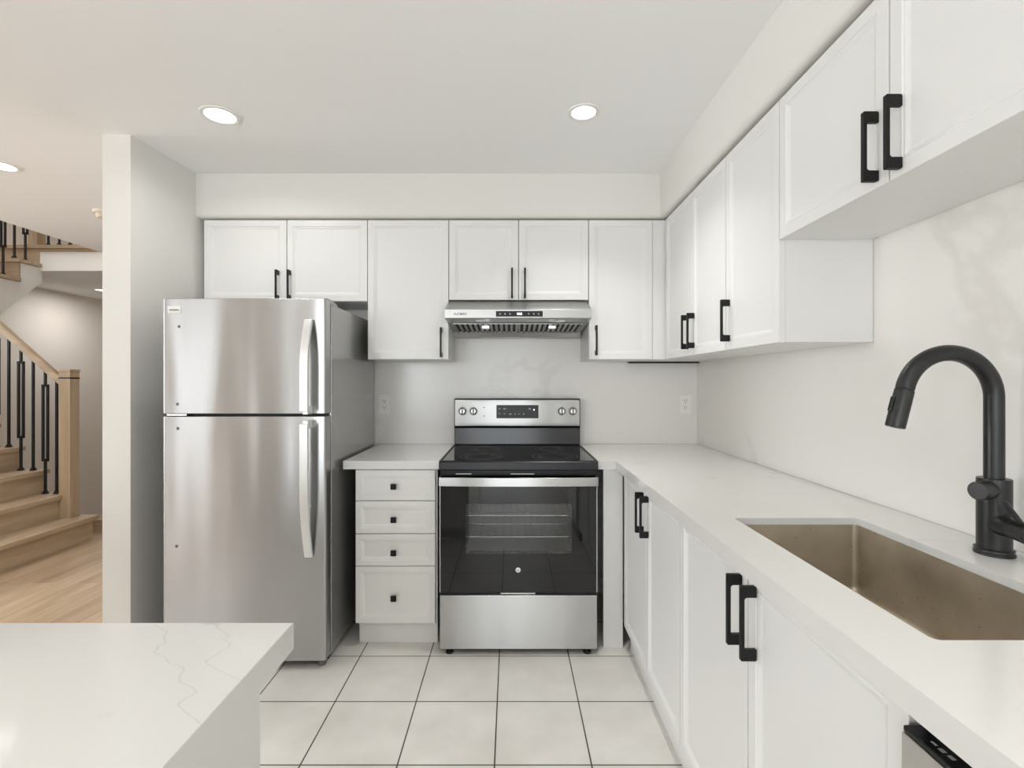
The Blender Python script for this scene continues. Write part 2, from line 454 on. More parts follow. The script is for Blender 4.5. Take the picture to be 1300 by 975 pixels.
# ceilings
cl = MB()
cl.box(STX, Y0, CEIL, 1.28, Y1, UP - 0.03)
cl.box(XL - .1, Y0, CEIL, STX, 2.9, UP - 0.03)
cl.box(SWX - .1, 5.06, CEIL, STX, Y1, UP - 0.03)
struct(cl.build('ceiling', M['ceiling'], smooth=False), 'smooth white ceiling with pot lights')
struct(MB().box(SWX - .1, 2.8, 5.1, -1.7, Y1 + .1, 5.2).build('ceiling', M['ceiling'], smooth=False))
fl = MB(); fl.box(STX, 2.9, UP - 0.03, -1.77, Y1, UP); fl.box(SWX, 5.06, UP - 0.03, STX, Y1, UP)
struct(fl.build('floor', M['oak'], smooth=False))
# walls
struct(MB().box(-1.78, YB + 0.010, 0, 1.28, 3.13, CEIL).build('wall_back', M['wall'], smooth=False), 'back kitchen wall')
struct(MB().box(XR + 0.012, Y0, 0, 1.28, YB + 0.010, CEIL).build('wall_right', M['wall'], smooth=False), 'right kitchen wall')
dv = MB()
dv.prism([(-1.893, 2.265), (-1.763, 2.265), (-1.703, YB + 0.010), (-1.703, 3.13), (-1.77, 3.13), (-1.77, Y1), (-1.893, Y1)], 0, CEIL, 'z')
struct(dv.build('wall_divider', M['wall'], smooth=False), 'free wall end left of the refrigerator')
wl = MB()
wl.box(SWX - .12, 2.9, -1.65, SWX, Y1, 5.1)
struct(wl.build('wall_left', M['stairwall'], smooth=False), 'warm grey stairwell wall')
w2 = MB()
for (a, b_, z0, z1) in ((Y0, .9, 0, CEIL), (2.8, 2.9, 0, CEIL), (.9, 2.8, 0, .55), (.9, 2.8, 2.35, CEIL)): w2.box(XL - .12, a, z0, XL, b_, z1)  # opening left for the added living-room window
w2.box(XL - .12, 2.9, 0, SWX - .12, 3.02, CEIL)
struct(w2.build('wall_left', M['wall'], smooth=False))
w3 = MB(); w3.box(SWX - .12, Y1, -1.65, -1.7, Y1 + .12, 5.1); w3.box(SWX - .12, 2.78, UP - .03, -1.7, 2.9, 5.1); w3.box(-1.77, 2.9, UP - .03, -1.65, Y1, 5.1)
w3.box(-1.77, 4.24, -1.65, -1.70, Y1, 0); w3.box(SWX, 4.18, -1.65, -1.77, 4.24, -0.05)
struct(w3.build('wall_stairwell', M['stairwall'], smooth=False))
# rear wall with a patio door, a window and an added dining window (behind the camera)
rw = MB()
Zt = CEIL
for (a, b_, z0, z1) in ((XL, -6.62, 0, Zt), (-5.42, -5.21, 0, Zt), (-5.07, -3.25, 0, Zt), (-5.21, -5.07, 0, .2), (-5.21, -5.07, 2.25, Zt), (-1.50, -.98, 0, Zt), (-3.25, -1.50, 0, .85), (-3.25, -1.50, 2.25, Zt), (0.58, 1.28, 0, Zt), (-6.62, -5.42, 0, .2), (-6.62, -5.42, 2.25, Zt), (-.98, .58, 2.15, Zt)):
    rw.box(a, Y0 - .12, z0, b_, Y0, z1)
struct(rw.build('wall_rear', M['wall'], smooth=False))
def frame(name, x0, x1, z0, z1, mullions):
    f = MB()
    for (a, b_, c, d) in ((x0, x0 + .05, z0, z1), (x1 - .05, x1, z0, z1), (x0, x1, z0, z0 + .05), (x0, x1, z1 - .05, z1)):
        f.box(a, Y0 - .09, c, b_, Y0 - .02, d)
    for mxx in mullions: f.box(mxx - .03, Y0 - .09, z0, mxx + .03, Y0 - .02, z1)
    struct(f.build(name, M['trimwhite'], smooth=False))
frame('door_1', -.98, .58, 0.0, 2.15, (-0.2,))
f = MB()
for (a, b_, c, d) in ((.9, .95, .55, 2.35), (2.75, 2.8, .55, 2.35), (.9, 2.8, .55, .60), (.9, 2.8, 2.30, 2.35), (1.82, 1.88, .55, 2.35)): f.box(XL - .09, a, c, XL - .02, b_, d)
struct(f.build('added_window_2', M['trimwhite'], smooth=False))  # unseen window added around the living-room fill lamp
frame('added_window_3', -3.25, -1.50, .85, 2.25, (-2.38,))  # unseen window added around the dining fill lamp
frame('window_1', -6.62, -5.42, .2, 2.25, (-6.02,))
# soffit over the wall cabinets, rounded lower edge
def rounded_low(c0, z0, c1, z1, r=0.022, n=6):
    """outline in (coordinate, z): front face at c0, lower front corner rounded; c1 at the wall"""
    sgn = 1 if c1 > c0 else -1
    pts = [(c1, z1), (c0, z1)]
    for i in range(n + 1):
        a = PI / 2 * i / n
        pts.append((c0 + sgn * r * (1 - math.cos(a)), z0 + r * (1 - math.sin(a))))
    pts.append((c1, z0))
    return pts
SOF = 2.198
struct(MB().prism(rounded_low(2.683, SOF, YB + .010, CEIL), -1.735, XR + .012, 'x').build('trim_1', M['wall']), 'painted soffit above the back wall cabinets')
struct(MB().prism(rounded_low(0.8166, SOF, XR + .012, CEIL), -1.2, 2.70, 'y').build('trim_2', M['wall']), 'painted soffit above the right wall cabinets')
struct(MB().box(-4.2, 4.22, 0, -1.893, 4.24, 0.10).box(-4.2, 4.215, 0.095, -1.893, 4.245, 0.11).build('baseboard_back', M['oakx'], smooth=False))

# ------------------------------------------------------------------ fronts, handles
FR = {}
class Frame:
    """local (u across, v up, w out of the front) to world"""
    def __init__(s, kind, plane): s.k = kind; s.p = plane
    def __call__(s, u, v, w):
        if s.k == 'back': return Vector((u, s.p - w, v))     # fronts facing the camera
        return Vector((s.p - w, u, v))                       # fronts of the right run, facing -x
def front_panel(F, u0, u1, v0, v1, st=0.034, t=0.02):
    """routed door: flat frame, moulded step, recessed field"""
    prof = [(0.0, -t), (0.0, -0.003), (0.0012, -0.0008), (0.003, 0.0), (st, 0.0), (st + 0.003, -0.0028), (st + 0.006, -0.0022),
            (st + 0.010, -0.0042), (st + 0.017, -0.0075), (st + 0.019, -0.0078)]
    loops = [[F(u0 + i, v0 + i, w), F(u1 - i, v0 + i, w), F(u1 - i, v1 - i, w), F(u0 + i, v1 - i, w)] for i, w in prof]
    return MB().rings(loops)
def handle(F, u, v0, v1, parent, d=0.035, wd=0.0095):
    L = v1 - v0; r = 0.006; post = 0.025; bar = 0.008
    pts = [(0.003, 0), (0, 0.003), (0, d - .0015), (0.0015, d), (L - .0015, d), (L, d - .0015), (L, 0.003), (L - .003, 0), (L - post, 0)]
    for i in range(5):
        a = PI / 2 * i / 4
        pts.append((L - post - r * (1 - math.cos(a)), d - bar - r * (1 - math.sin(a))))
    for i in range(5):
        a = PI / 2 * (4 - i) / 4
        pts.append((post + r * (1 - math.cos(a)), d - bar - r * (1 - math.sin(a))))
    pts.append((post, 0))
    l0 = [F(u - wd / 2, v0 + a, b_ + 0.0002) for a, b_ in pts]; l1 = [F(u + wd / 2, v0 + a, b_ + 0.0002) for a, b_ in pts]
    return MB().rings([l0, l1]).build('handle', M['black'], parent)
G = 0.0016   # half gap between fronts
def door(F, u0, u1, v0, v1, parent, hu=None, hz=None):
    d = front_panel(F, u0 + G, u1 - G, v0, v1).build('door', M['white'], parent)
    if hu is not None: handle(F, hu, hz[0], hz[1], d)
    return d

# ------------------------------------------------------------------ upper cabinets, back wall
PB = 2.690
FB = Frame('back', PB)
kx = PB / FPX
def bx(px): return (px - 649) * kx
TOP = 2.187
LOW, HIGH = 1.419, 1.745
GU = 'wall cabinets on the back wall'
def upper_back(px0, px1, z0, doors, label):
    x0, x1 = bx(px0), bx(px1)
    t = thing('upper_cabinet', label, 'cabinet', ((x0 + x1) / 2, (PB + YB) / 2, z0), GU)
    MB().box(x0 + .0006, PB + .021, z0, x1 - .0006, YB - .001, TOP, .001).build('carcass', M['white'], t)
    for (a, b_, hpx, hz) in doors:
        door(FB, bx(a), bx(b_), z0 + .001, TOP - .001, t, bx(hpx), hz)
    return t
upper_back(258.5, 466.5, 1.738, [(258.5, 364, 353.5, (1.745, 1.907)), (364, 466.5, 368.5, (1.745, 1.907))],
           'wide white two-door wall cabinet above the refrigerator')
upper_back(466.5, 569.8, LOW, [(466.5, 569.8, 560.5, (1.431, 1.593))],
           'tall white single-door wall cabinet between refrigerator and range hood')
upper_back(569.8, 747.2, HIGH, [(569.8, 658.3, 650.0, (1.755, 1.917)), (658.3, 747.2, 666.3, (1.755, 1.917))],
           'short white two-door wall cabinet directly above the range hood')
tr_ = upper_back(747.2, 828.5, LOW, [(747.2, 828.5, 756.3, (1.442, 1.604))],
           'tall white single-door wall cabinet just right of the range hood')
MB().box(bx(828.5) + .001, PB + .006, LOW, 0.8655, PB + .024, TOP, .001).build('filler', M['white'], tr_)
MB().box(bx(828.5) + .001, PB + .022, LOW, 1.144, YB - .001, TOP).build('corner_box', M['white'], tr_)

# ------------------------------------------------------------------ upper cabinets, right wall
PR = 0.846
FRU = Frame('right', PR)
GR = 'wall cabinets on the right wall'
RL = 1.4215
def upper_right(y0, y1, z0, doors, label):
    t = thing('upper_cabinet', label, 'cabinet', ((PR + XR) / 2, (y0 + y1) / 2, z0), GR)
    MB().box(PR + .0205, y0 + .0006, z0, XR - .001, y1 - .0006, TOP, .001).build('carcass', M['white'], t)
    for (a, b_, hy, hz) in doors:
        door(FRU, a, b_, z0 - .001, TOP - .001, t, hy, hz)
    return t
def yr(px): return (PR - 0) * FPX / (px - 649)
upper_right(1.931, 2.684, RL, [(2.298, 2.684, 2.335, (1.452, 1.614)), (1.931, 2.298, 2.262, (1.452, 1.614))],
            'white two-door wall cabinet in the corner, farthest on the right wall')
upper_right(1.545, 1.931, RL, [(1.545, 1.931, 1.896, (1.452, 1.614))],
            'white single-door wall cabinet on the right wall showing its square end panel')
upper_right(0.645, 1.545, HIGH, [(1.096, 1.545, 1.130, (1.757, 1.918)), (0.645, 1.096, 1.062, (1.757, 1.918))],
            'short white two-door wall cabinet above the sink')
o = MB().box(0.715, YB - .045, 1.4095, XR - .003, YB - .004, 1.4180, .001).build('gap_shade_strip', M['blackplastic'])  # black bar standing in for the shade of an open gap
tag(o, 'dark gap under the corner wall cabinet along the backsplash, its shade put in as a black strip', 'strip')

# ------------------------------------------------------------------ backsplash
CT = 0.914
bs = MB()
bs.box(-1.0, YB, CT + .0005, XR, YB + .0095, HIGH + .1)
o = bs.build('backsplash', M['splash'], smooth=False)
tag(o, 'pale veined quartz backsplash slab behind the range', 'backsplash')
o = MB().box(XR, -1.0, CT + .0005, XR + .0115, YB + .0095, HIGH + .1).build('backsplash', M['splash'], smooth=False)
tag(o, 'pale veined quartz backsplash slab behind the faucet on the right wall', 'backsplash')

# ------------------------------------------------------------------ base cabinets and worktops
FBB = Frame('back', 2.385)
t = thing('drawer_cabinet', 'narrow white four-drawer base cabinet between refrigerator and range', 'cabinet', (-.565, 2.7, 0))
MB().box(-.757, 2.4055, .113, -.362, YB - .002, .8725, .001).build('carcass', M['white'], t)
MB().box(-.755, 2.433, 0.0, -.366, 2.95, .1125, .001).build('toe_kick', M['white'], t)
for z0, z1, kz in ((.7165, .866, .788), (.5565, .7135, .627), (.398, .5535, .466), (.118, .395, .246)):
    dr = front_panel(FBB, -.7595, -.3705, z0, z1, .027).build('drawer', M['white'], t)
    MB().box(-.584, 2.362, kz - .0135, -.557, 2.374, kz + .0135, .0015).cyl((-.5705, 2.373, kz), (-.5705, 2.3925, kz), .006).build('knob', M['black'], dr)
o = MB().box(-.812, 2.359, .8735, -.3475, YB - .0005, CT, .0025).build('countertop', M['quartz'])
tag(o, 'small white quartz countertop piece between refrigerator and range', 'countertop')

# right run
o = MB().box(.4495, 2.386, 0, .5445, 2.406, .8725, .001).build('filler_panel', M['white'])
tag(o, 'white filler panel to the floor on the right side of the range', 'panel')
PRB = 0.545
FRB = Frame('right', PRB)
def base_right(y0, y1, doors, label):
    t = thing('base_cabinet', label, 'cabinet', (.85, (y0 + y1) / 2, 0), 'base cabinets under the sink counter')
    c = MB()
    c.box(PRB + .0205, y0 + .0006, .113, XR - .004, y0 + .017, .8725)
    c.box(PRB + .0205, y1 - .017, .113, XR - .004, y1 - .0006, .8725)
    c.box(PRB + .0205, y0 + .0006, .113, XR - .004, y1 - .0006, .131)
    c.box(XR - .016, y0 + .0006, .113, XR - .004, y1 - .0006, .8725)
    c.box(PRB + .0205, y0 + .0006, .84, PRB + .040, y1 - .0006, .8725)
    c.build('carcass', M['white'], t, smooth=False)
    MB().box(.5775, y0, 0, .595, y1, .1125).build('toe_kick', M['white'], t, smooth=False)
    for (a, b_, hy) in doors:
        door(FRB, a, b_, .116, .8685, t, hy, (.675, .841))
    return t
base_right(1.581, 2.366, [(1.979, 2.366, 2.016), (1.581, 1.979, 1.944)], 'white two-door base cabinet farther from the camera, next to the range filler')
base_right(.669, 1.581, [(1.128, 1.581, 1.158), (.669, 1.128, 1.090)], 'white two-door base cabinet under the sink, beside the dishwasher')

# L-shaped worktop with a sink cut-out
SX0, SX1, SY0, SY1 = .624, .969, .722, 1.372
def rrect(x0, y0, x1, y1, r, n=6):
    out = []
    for (cx, cy, a0) in ((x1 - r, y1 - r, 0), (x0 + r, y1 - r, PI / 2), (x0 + r, y0 + r, PI), (x1 - r, y0 + r, 1.5 * PI)):
        for i in range(n + 1):
            a = a0 + PI / 2 * i / n
            out.append((cx + r * math.cos(a), cy + r * math.sin(a)))
    return out
def worktop():
    b = MB()
    Z0, Z1 = .8735, CT
    X0, X1, YN, YF = .504, XR - .0005, -.62, YB - .0005
    hole = rrect(SX0, SY0, SX1, SY1, .012)
    n = len(hole) // 4
    outer = [(.4145, 2.359), (X0, 2.359), (X0, YN), (X1, YN), (X1, YF), (.4145, YF)]
    bm = b.bm
    def verts(pts, z): return [bm.verts.new((x, y, z)) for x, y in pts]
    for z, flip in ((Z1, False), (Z0, True)):
        pass
    ot, ob = verts(outer, Z1), verts(outer, Z0)
    ht, hb = verts(hole, Z1), verts(hole, Z0)
    q1, q2, q3, q0 = (list(range(k * n, (k + 1) * n)) for k in (1, 2, 3, 0))   # corners: (x0,y1) (x0,y0) (x1,y0) (x1,y1)
    def skin(o, h, up):
        polys = [
            [o[0], o[1]] + [h[i] for i in q1[:1]] + [o[5]] ,
        ]
        # split in four around the hole
        A, B_, Cc, D = o[1], o[2], o[3], o[4]
        left = [A, B_] + [h[i] for i in reversed(q2)] + [h[i] for i in reversed(q1)]
        near = [B_, Cc] + [h[i] for i in reversed(q3)] + [h[q2[-1]]]
        right = [Cc, D] + [h[i] for i in reversed(q0)] + [h[q3[-1]]]
        far = [D, o[5], o[0], A] + [h[q1[0]]] + [h[q0[-1]]]
        for p in (left, near, right, far):
            bm.faces.new(p)
    skin(ot, ht, True); skin(ob, hb, False)
    for a, c in ((ot, ob), (ht, hb)):
        k = len(a)
        for i in range(k): bm.faces.new((a[i], a[(i + 1) % k], c[(i + 1) % k], c[i]))
    bmesh.ops.recalc_face_normals(bm, faces=bm.faces[:])
    return b
o = worktop().build('countertop', M['quartz'], smooth=False)
tag(o, 'long L-shaped white quartz countertop holding the sink and faucet', 'countertop')

# sink bowl
def sink():
    e = -.0014
    L = []
    def ring(off, z, r): return [Vector((x, y, z)) for x, y in rrect(SX0 - off, SY0 - off, SX1 + off, SY1 + off, r)]
    L.append(ring(.018, .8728, .03)); L.append(ring(-.0002, .8728, .012)); L.append(ring(-.0002, .8955, .012)); L.append(ring(e, .8955, .014))
    L.append(ring(e, .730, .016))
    for i in range(1, 6):
        a = PI / 2 * i / 5
        L.append(ring(e - .018 * (1 - math.cos(a)), .730 - .026 * math.sin(a), .016))
    L.append(ring(-.12, .700, .016))
    L.append(ring(-.13, .696, .016))
    L.append(ring(.006, .696, .02)); L.append(ring(.006, .868, .02)); L.append(ring(.018, .868, .03))
    L.append(L[0])
    return MB().rings(L[:-1], False, False)
t = thing('kitchen_sink', 'single-bowl brownish stainless undermount sink in the right counter', 'sink', ((SX0 + SX1) / 2, (SY0 + SY1) / 2, .69))
b = sink()
b.box(SX0 + .10, SY0 + .10, .697, SX1 - .10, SY1 - .10, .7005)
b.build('bowl', M['sink'], t)
MB().lathe([(0, .0), (.03, .0), (.038, .002), (.045, .004), (.045, .001), (0, -.001)], ((SX0 + SX1) / 2, 1.05, .7006)).build('drain', M['steel'], t)
b = MB()
for i in range(5):
    b.box(SX1 + .0003, 0.954 + i * .0048, .836, SX1 + .0012, 0.957 + i * .0048, .841)
b.build('maker_mark', M['plastic'], t)

# ------------------------------------------------------------------ faucet
FX, FY = 1.071, 1.085
t = thing('kitchen_faucet', 'matte black gooseneck faucet with pull-down spray head behind the sink', 'faucet', (FX, FY, CT))
MB().lathe([(0, 0), (.035, 0), (.035, .006), (.033, .0075), (.0325, .010), (.0345, .011), (.0345, .013), (.031, .0145), (0, .0145)], (FX, FY, CT + .0003)).build('base_ring', M['faucet'], t)
MB().lathe([(0, .0148), (.0300, .0148), (.0300, .166), (.0292, .168), (.0200, .168), (0, .168)], (FX, FY, CT)).build('body', M['faucet'], t)
zc, R, pr = 1.2595, .1000, .0180
path = [(FX, FY, CT + .160), (FX, FY, 1.15), (FX, FY, 1.22)]
for i in range(0, 34):
    a = math.radians(168) * i / 33
    path.append((FX - R + R * math.cos(a), FY, zc + R * math.sin(a)))
MB().tube(path, pr, 24).build('spout', M['faucet'], t)
end = Vector(path[-1]); td = (end - Vector(path[-2])).normalized()
sh = MB().lathe([(0, 0), (.0170, 0), (.0170, .002), (.0185, .003), (.0190, .030), (.0190, .086), (.0178, .088), (.012, .088), (.012, .086), (0, .086)], end + td * .0005, td).build('spray_head', M['faucet'], t)
side = Vector((-td.z * -1, 0, td.x * -1)); side = Vector((td.z, 0, -td.x)).normalized()
if side.x > 0: side = -side
bt = MB(); c0 = end + td * .040 + side * .0205
bt.tube([c0 - td * .016, c0 + td * .016], .0045, 10); bt.build('spray_button', M['blackplastic'], sh)
kd = Vector((-.93, -.37, 0)).normalized(); kc = Vector((FX, FY, 1.063 - .005))
MB().cyl(kc, kc + kd * .062, .0205, 28, .003).build('knob', M['faucet'], t)
hd = Vector((-.20, -1, -.03)).normalized(); hc = Vector((FX, FY, .985))
hb = MB().lathe([(0, 0), (.024, 0), (.0225, .03), (.019, .052), (.019, .053), (.0178, .054), (.0178, .056), (.0195, .057), (.0195, .098), (.0175, .100), (0, .100)], hc, hd).build('lever_hub', M['faucet'], t)
p0 = hc + hd * .080 + Vector((0, 0, .012))
MB().tube([p0, p0 + Vector((-.018, .002, .026)), p0 + Vector((-.036, .004, .052))], [.0058, .0055, .005], 12).build('lever', M['faucet'], hb)

# ------------------------------------------------------------------ dishwasher
t = thing('dishwasher', 'stainless dishwasher with black top controls under the counter in the bottom right corner', 'dishwasher', (.85, .366, 0))
MB().box(.580, .068, .02, 1.12, .665, .815, .002).build('tub', M['fridgeside'], t)
MB().box(.560, .068, .0, .60, .665, .10).build('toe_panel', M['blackplastic'], t)
d = MB().box(.530, .067, .105, .578, .6655, .822, .003).build('door', M['dwsteel'], t)
MB().box(.5315, .0685, .8222, .578, .664, .8305, .002).build('control_strip', M['blackplastic'], d)
for i in range(12):
    y = .632 - i * .012
    if i == 3: continue
    MB().box(.5415 - .001 * (i % 2), y - .0075, .8306, .5450 + .001 * (i % 3), y, .8309).build('control_mark', M['lightmark'], d)
MB().box(.62, .068, .8155, 1.12, .665, .870).build('top_cover', M['gasket'], t)

# ------------------------------------------------------------------ island
t = thing('kitchen_island', 'white veined quartz island with waterfall end in the left foreground', 'island', (-1.2, -.1, 0))
def rect(i, z): return [Vector((-2.25 + i, -1.0 + i, z)), Vector((-.345 - i, -1.0 + i, z)), Vector((-.345 - i, .776 - i, z)), Vector((-2.25 + i, .776 - i, z))]
MB().rings([rect(0, .872), rect(0, .9112), rect(.0008, .9132), rect(.0028, .914)]).build('countertop', M['islandquartz'], t)
MB().box(-.372, -.98, 0, -.345, .672, .8720).build('waterfall_panel', M['islandquartz'], t)
MB().box(-2.1, -.9, .10, -.373, .66, .8718, .001).build('cabinet', M['white'], t)
MB().box(-2.05, -.85, 0, -.373, .60, .0995).build('plinth', M['white'], t)

# ------------------------------------------------------------------ refrigerator
FX0, FX1 = -1.568, -.833
t = thing('refrigerator', 'stainless top-freezer refrigerator between the wall end and the drawers', 'refrigerator', ((FX0 + FX1) / 2, 2.58, 0))
MB().box(FX0 + .004, 2.266, .035, FX1, 2.956, 1.655, .004).build('cabinet', M['fridgeside'], t)
def fridge_door(z0, z1):
    pts = []
    xa, xb, yf, yb_ = FX0, FX1 - .002, 2.200, 2.2555
    r = .010; W_ = xb - xa
    N = 24
    front = []
    for i in range(7):
        a = PI / 2 * i / 6
        front.append((xa + r - r * math.cos(a), yf + r - r * math.sin(a)))
    for i in range(1, N):
        u = i / N
        front.append((xa + r + (W_ - 2 * r) * u, yf - .005 * (1 - (2 * u - 1) ** 2)))
    for i in range(7):
        a = PI / 2 * i / 6
        front.append((xb - r + r * math.sin(a), yf + r - r * math.cos(a)))
    pts = front + [(xb, yb_), (xa, yb_)]
    c = Vector(((xa + xb) / 2, (yf + yb_) / 2, 0))
    def loop(z, k):
        out = []
        for x, y in pts:
            out.append(Vector((x + (k if x < c.x else -k) * 1.0, y + (k if y < c.y else 0), z)))
        return out
    return MB().rings([loop(z0, .003), loop(z0 + .003, 0), loop(z1 - .003, 0), loop(z1, .003)])
MB().box(FX0 + .012, 2.2555, .06, FX1 - .010, 2.2662, 1.650).build('gasket', M['gasket'], t)
fz = fridge_door(1.152, 1.671).build('freezer_door', M['fridge'], t, angle=50)
rf = fridge_door(.040, 1.141).build('refrigerator_door', M['fridge'], t, angle=50)
def fridge_handle(zfix, zend, parent):
    """flat bar: tip against the door at zfix, standing off towards zend"""
    sg = 1 if zend > zfix else -1
    L = abs(zend - zfix); yd = 2.196
    so, th = .052, .016
    prof = []
    for i in range(17):
        s_ = i / 16
        k = min(1.0, s_ / .55)
        off = so * (1 - (1 - k) ** 2.0)
        prof.append((zfix + sg * L * s_, off))
    front = [(yd - off - th, z) for z, off in prof]
    back = [(yd - off, z) for z, off in prof][::-1]
    xr = (397.5 - 649) / FPX * 2.19; x0, x1 = xr - .0355, xr
    h = MB().prism(front + back, x0, x1, 'x', .0025).build('handle', M['silver'], parent, angle=50)
    MB().box(x0 + .008, yd - so - .002, zend - sg * .004 - .018, x1 - .004, yd + .002, zend - sg * .004 + .018, .003).build('post', M['silver'], h)
fridge_handle(1.575, 1.166, fz)
fridge_handle(.512, 1.112, rf)
for (px, py, par) in ((227, 414.5, fz), (225, 513, fz), (225.5, 544, rf), (224, 693.5, rf)):
    x = (px - 649) / FPX * 2.197; z = EYE - (py - 485) / FPX * 2.197
    MB().lathe([(0, .002), (.0055, .002), (.0070, .0005), (.0070, -.004), (0, -.004)], (x, 2.1985, z), (0, -1, 0), 16).build('hole_plug', M['plug'], par)
x0, x1 = (213 - 649) / FPX * 2.197, (229.5 - 649) / FPX * 2.197
z0, z1 = EYE - (397.8 - 485) / FPX * 2.197, EYE - (388.6 - 485) / FPX * 2.197
bd = MB().box(x0, 2.1955, z0, x1, 2.2005, z1, .0012).build('badge', M['plastic'], fz)
pth = [(x0 + .007 + (x1 - x0 - .014) * i / 40, 2.1953, (z0 + z1) / 2 - .001 + .0030 * math.sin(i * 1.25) * (1 + .4 * math.sin(i * .5))) for i in range(41)]
MB().tube(pth, .0009, 6).build('badge_script', M['mark'], bd)
MB().box(FX0 + .01, 2.212, 1.1425, FX0 + .10, 2.253, 1.1505, .001).build('hinge', M['chrome'], t)
MB().prism([(2.225, 1.656), (2.36, 1.656), (2.36, 1.664), (2.29, 1.676), (2.225, 1.676)], FX1 - .075, FX1 - .004, 'x', .001).box(FX1 - .070, 2.26, 1.6553, FX1 - .01, 2.35, 1.660).build('hinge_cover', M['fridgeside'], t)
MB().box(FX0 + .02, 2.268, .012, FX1 - .015, 2.30, .0345).build('base_grille', M['blackplastic'], t)
for x in (FX0 + .05, FX1 - .035):
    MB().cyl((x, 2.245, 0), (x, 2.245, .039), .018, 16, .002).build('foot', M['plug'], t)
    MB().cyl((x, 2.90, 0), (x, 2.90, .036), .018, 16, .002).build('foot', M['plug'], t)

# ------------------------------------------------------------------ range hood
RC = .0345                                     # centre line of range and hood
hx0, hx1 = RC - .379, RC + .381
t = thing('range_hood', 'stainless under-cabinet range hood above the stove', 'range hood', (RC, 2.77, 1.56))
Yh = 2.53
MB().prism([(YB - .002, 1.7435), (2.698, 1.7435), (Yh, 1.671), (Yh, 1.6265), (Yh + .012, 1.6225), (2.640, 1.6155), (2.905, 1.5925), (2.920, 1.563), (YB - .002, 1.563)], hx0, hx1, 'x', .0012).build('housing', M['hoodsteel'], t)
def zs(y): return 1.6155 - (y - 2.640) * .0868
fi = None
for (a, b_, hxp) in ((RC - .350, RC + .0005, -.139), (RC + .0045, RC + .352, .224)):
    fi = MB().prism([(2.645, zs(2.645) - .0012), (2.895, zs(2.895) - .0012), (2.895, zs(2.895) - .0024), (2.645, zs(2.645) - .0024)], a, b_, 'x').build('filter', M['dark'], t, smooth=False)
    n = 12; stp = (b_ - a - .012) / n
    b = MB()
    for i in range(n + 1):
        xx = a + i * stp
        b.prism([(2.645, zs(2.645) - .0026), (2.895, zs(2.895) - .0026), (2.895, zs(2.895) - .008), (2.645, zs(2.645) - .008)], xx, xx + (.012 if i in (0, n) else stp * .52), 'x')
    b.prism([(2.6455, zs(2.6455) - .0026), (2.655, zs(2.655) - .0026), (2.655, zs(2.655) - .006), (2.6455, zs(2.6455) - .006)], a, b_, 'x')
    b.prism([(2.884, zs(2.884) - .0026), (2.898, zs(2.898) - .0026), (2.898, zs(2.898) - .008), (2.884, zs(2.884) - .008)], a, b_, 'x')
    b.build('baffles', M['filter'], fi, smooth=False)
    zz = zs(2.70)
    MB().box(hxp - .020, 2.664, zz - .022, hxp + .020, 2.674, zz - .0055, .002).box(hxp - .020, 2.664, zz - .024, hxp + .020, 2.71, zz - .018, .002).build('pull', M['chrome'], fi)
for px in (610.3, 711.0):
    x = (px - 649) / FPX * 2.59
    z = 1.6225 - (2.595 - Yh - .012) * .07
    MB().lathe([(0, 0), (.020, 0), (.022, .002), (.026, .003), (.026, .006), (0, .006)], (x, 2.593, z - .0052), (0, .07, 1), 24).build('light', M['plastic'], t)
hs = Yh / FPX
dp = MB().box((629.6 - 649) * hs, Yh - .0022, EYE - (402 - 485) * hs, (689.0 - 649) * hs, Yh + .0005, EYE - (394.9 - 485) * hs, .0006).build('display_panel', M['blackplastic'], t)
def facing(x, y, z): return Matrix.Translation((x, y, z)) @ Matrix.Rotation(PI / 2, 4, 'X')
MB().text('10:8', .0165, facing((659.3 - 649) * hs, Yh - .0024, EYE - (398.6 - 485) * hs), .0002).build('display_digits', M['led'], dp)
for px in (634.8, 641, 647.5, 671, 677.6, 683.8):
    x = (px - 649) * hs; z = EYE - (398.6 - 485) * hs
    MB().lathe([(0.0022, 0), (.0022, .0004), (.0040, .0004), (.0040, 0)], (x, Yh - .0023, z), (0, -1, 0), 14).box(x - .0006, Yh - .0027, z + .0018, x + .0006, Yh - .0023, z + .0052).build('touch_icon', M['lightmark'], dp)
MB().text('AUCMISG', .0158, facing((584.3 - 649) * hs, Yh - .0004, EYE - (398.7 - 485) * hs), .0002).build('lettering', M['mark'], t)

# ------------------------------------------------------------------ electric range
rx0, rx1 = -.3395, .4085
t = thing('electric_range', 'stainless and black freestanding electric range under the hood', 'stove', (RC, 2.6, 0))
RF = 2.322
MB().box(rx0 + .004, RF + .048, .035, rx1 - .004, 2.98, .870, .002).build('body', M['blackplastic'], t)
# cooktop: rim, glass, burners
ck = MB()
ck.prism([(2.305, .883), (2.307, .916), (2.312, .9205), (2.925, .9205), (2.925, .8715), (2.335, .8715), (2.335, .883)], rx0 - .002, rx1 + .002, 'x', .0015)
ck = ck.build('cooktop', M['blackplastic'], t)
MB().box(rx0 + .012, 2.322, .9207, rx1 - .012, 2.900, .9225, .0008).build('glass_surface', M['blackglass'], ck)
for (x, y, r_) in ((RC - .185, 2.45, .105), (RC + .185, 2.46, .115), (RC - .18, 2.73, .08), (RC + .18, 2.73, .08)):
    b = MB()
    for rr in (r_, r_ * .72):
        b.lathe([(rr - .0012, 0), (rr - .0012, .0002), (rr + .0012, .0002), (rr + .0012, 0)], (x, y, .9226), (0, 0, 1), 48)
    b.build('burner_ring', M['ring'], ck)
for a in (rx0 - .001, rx1 - .010): MB().box(a, 2.308, .9195, a + .011, 2.90, .9245, .002).build('side_trim', M['gasket'], ck)
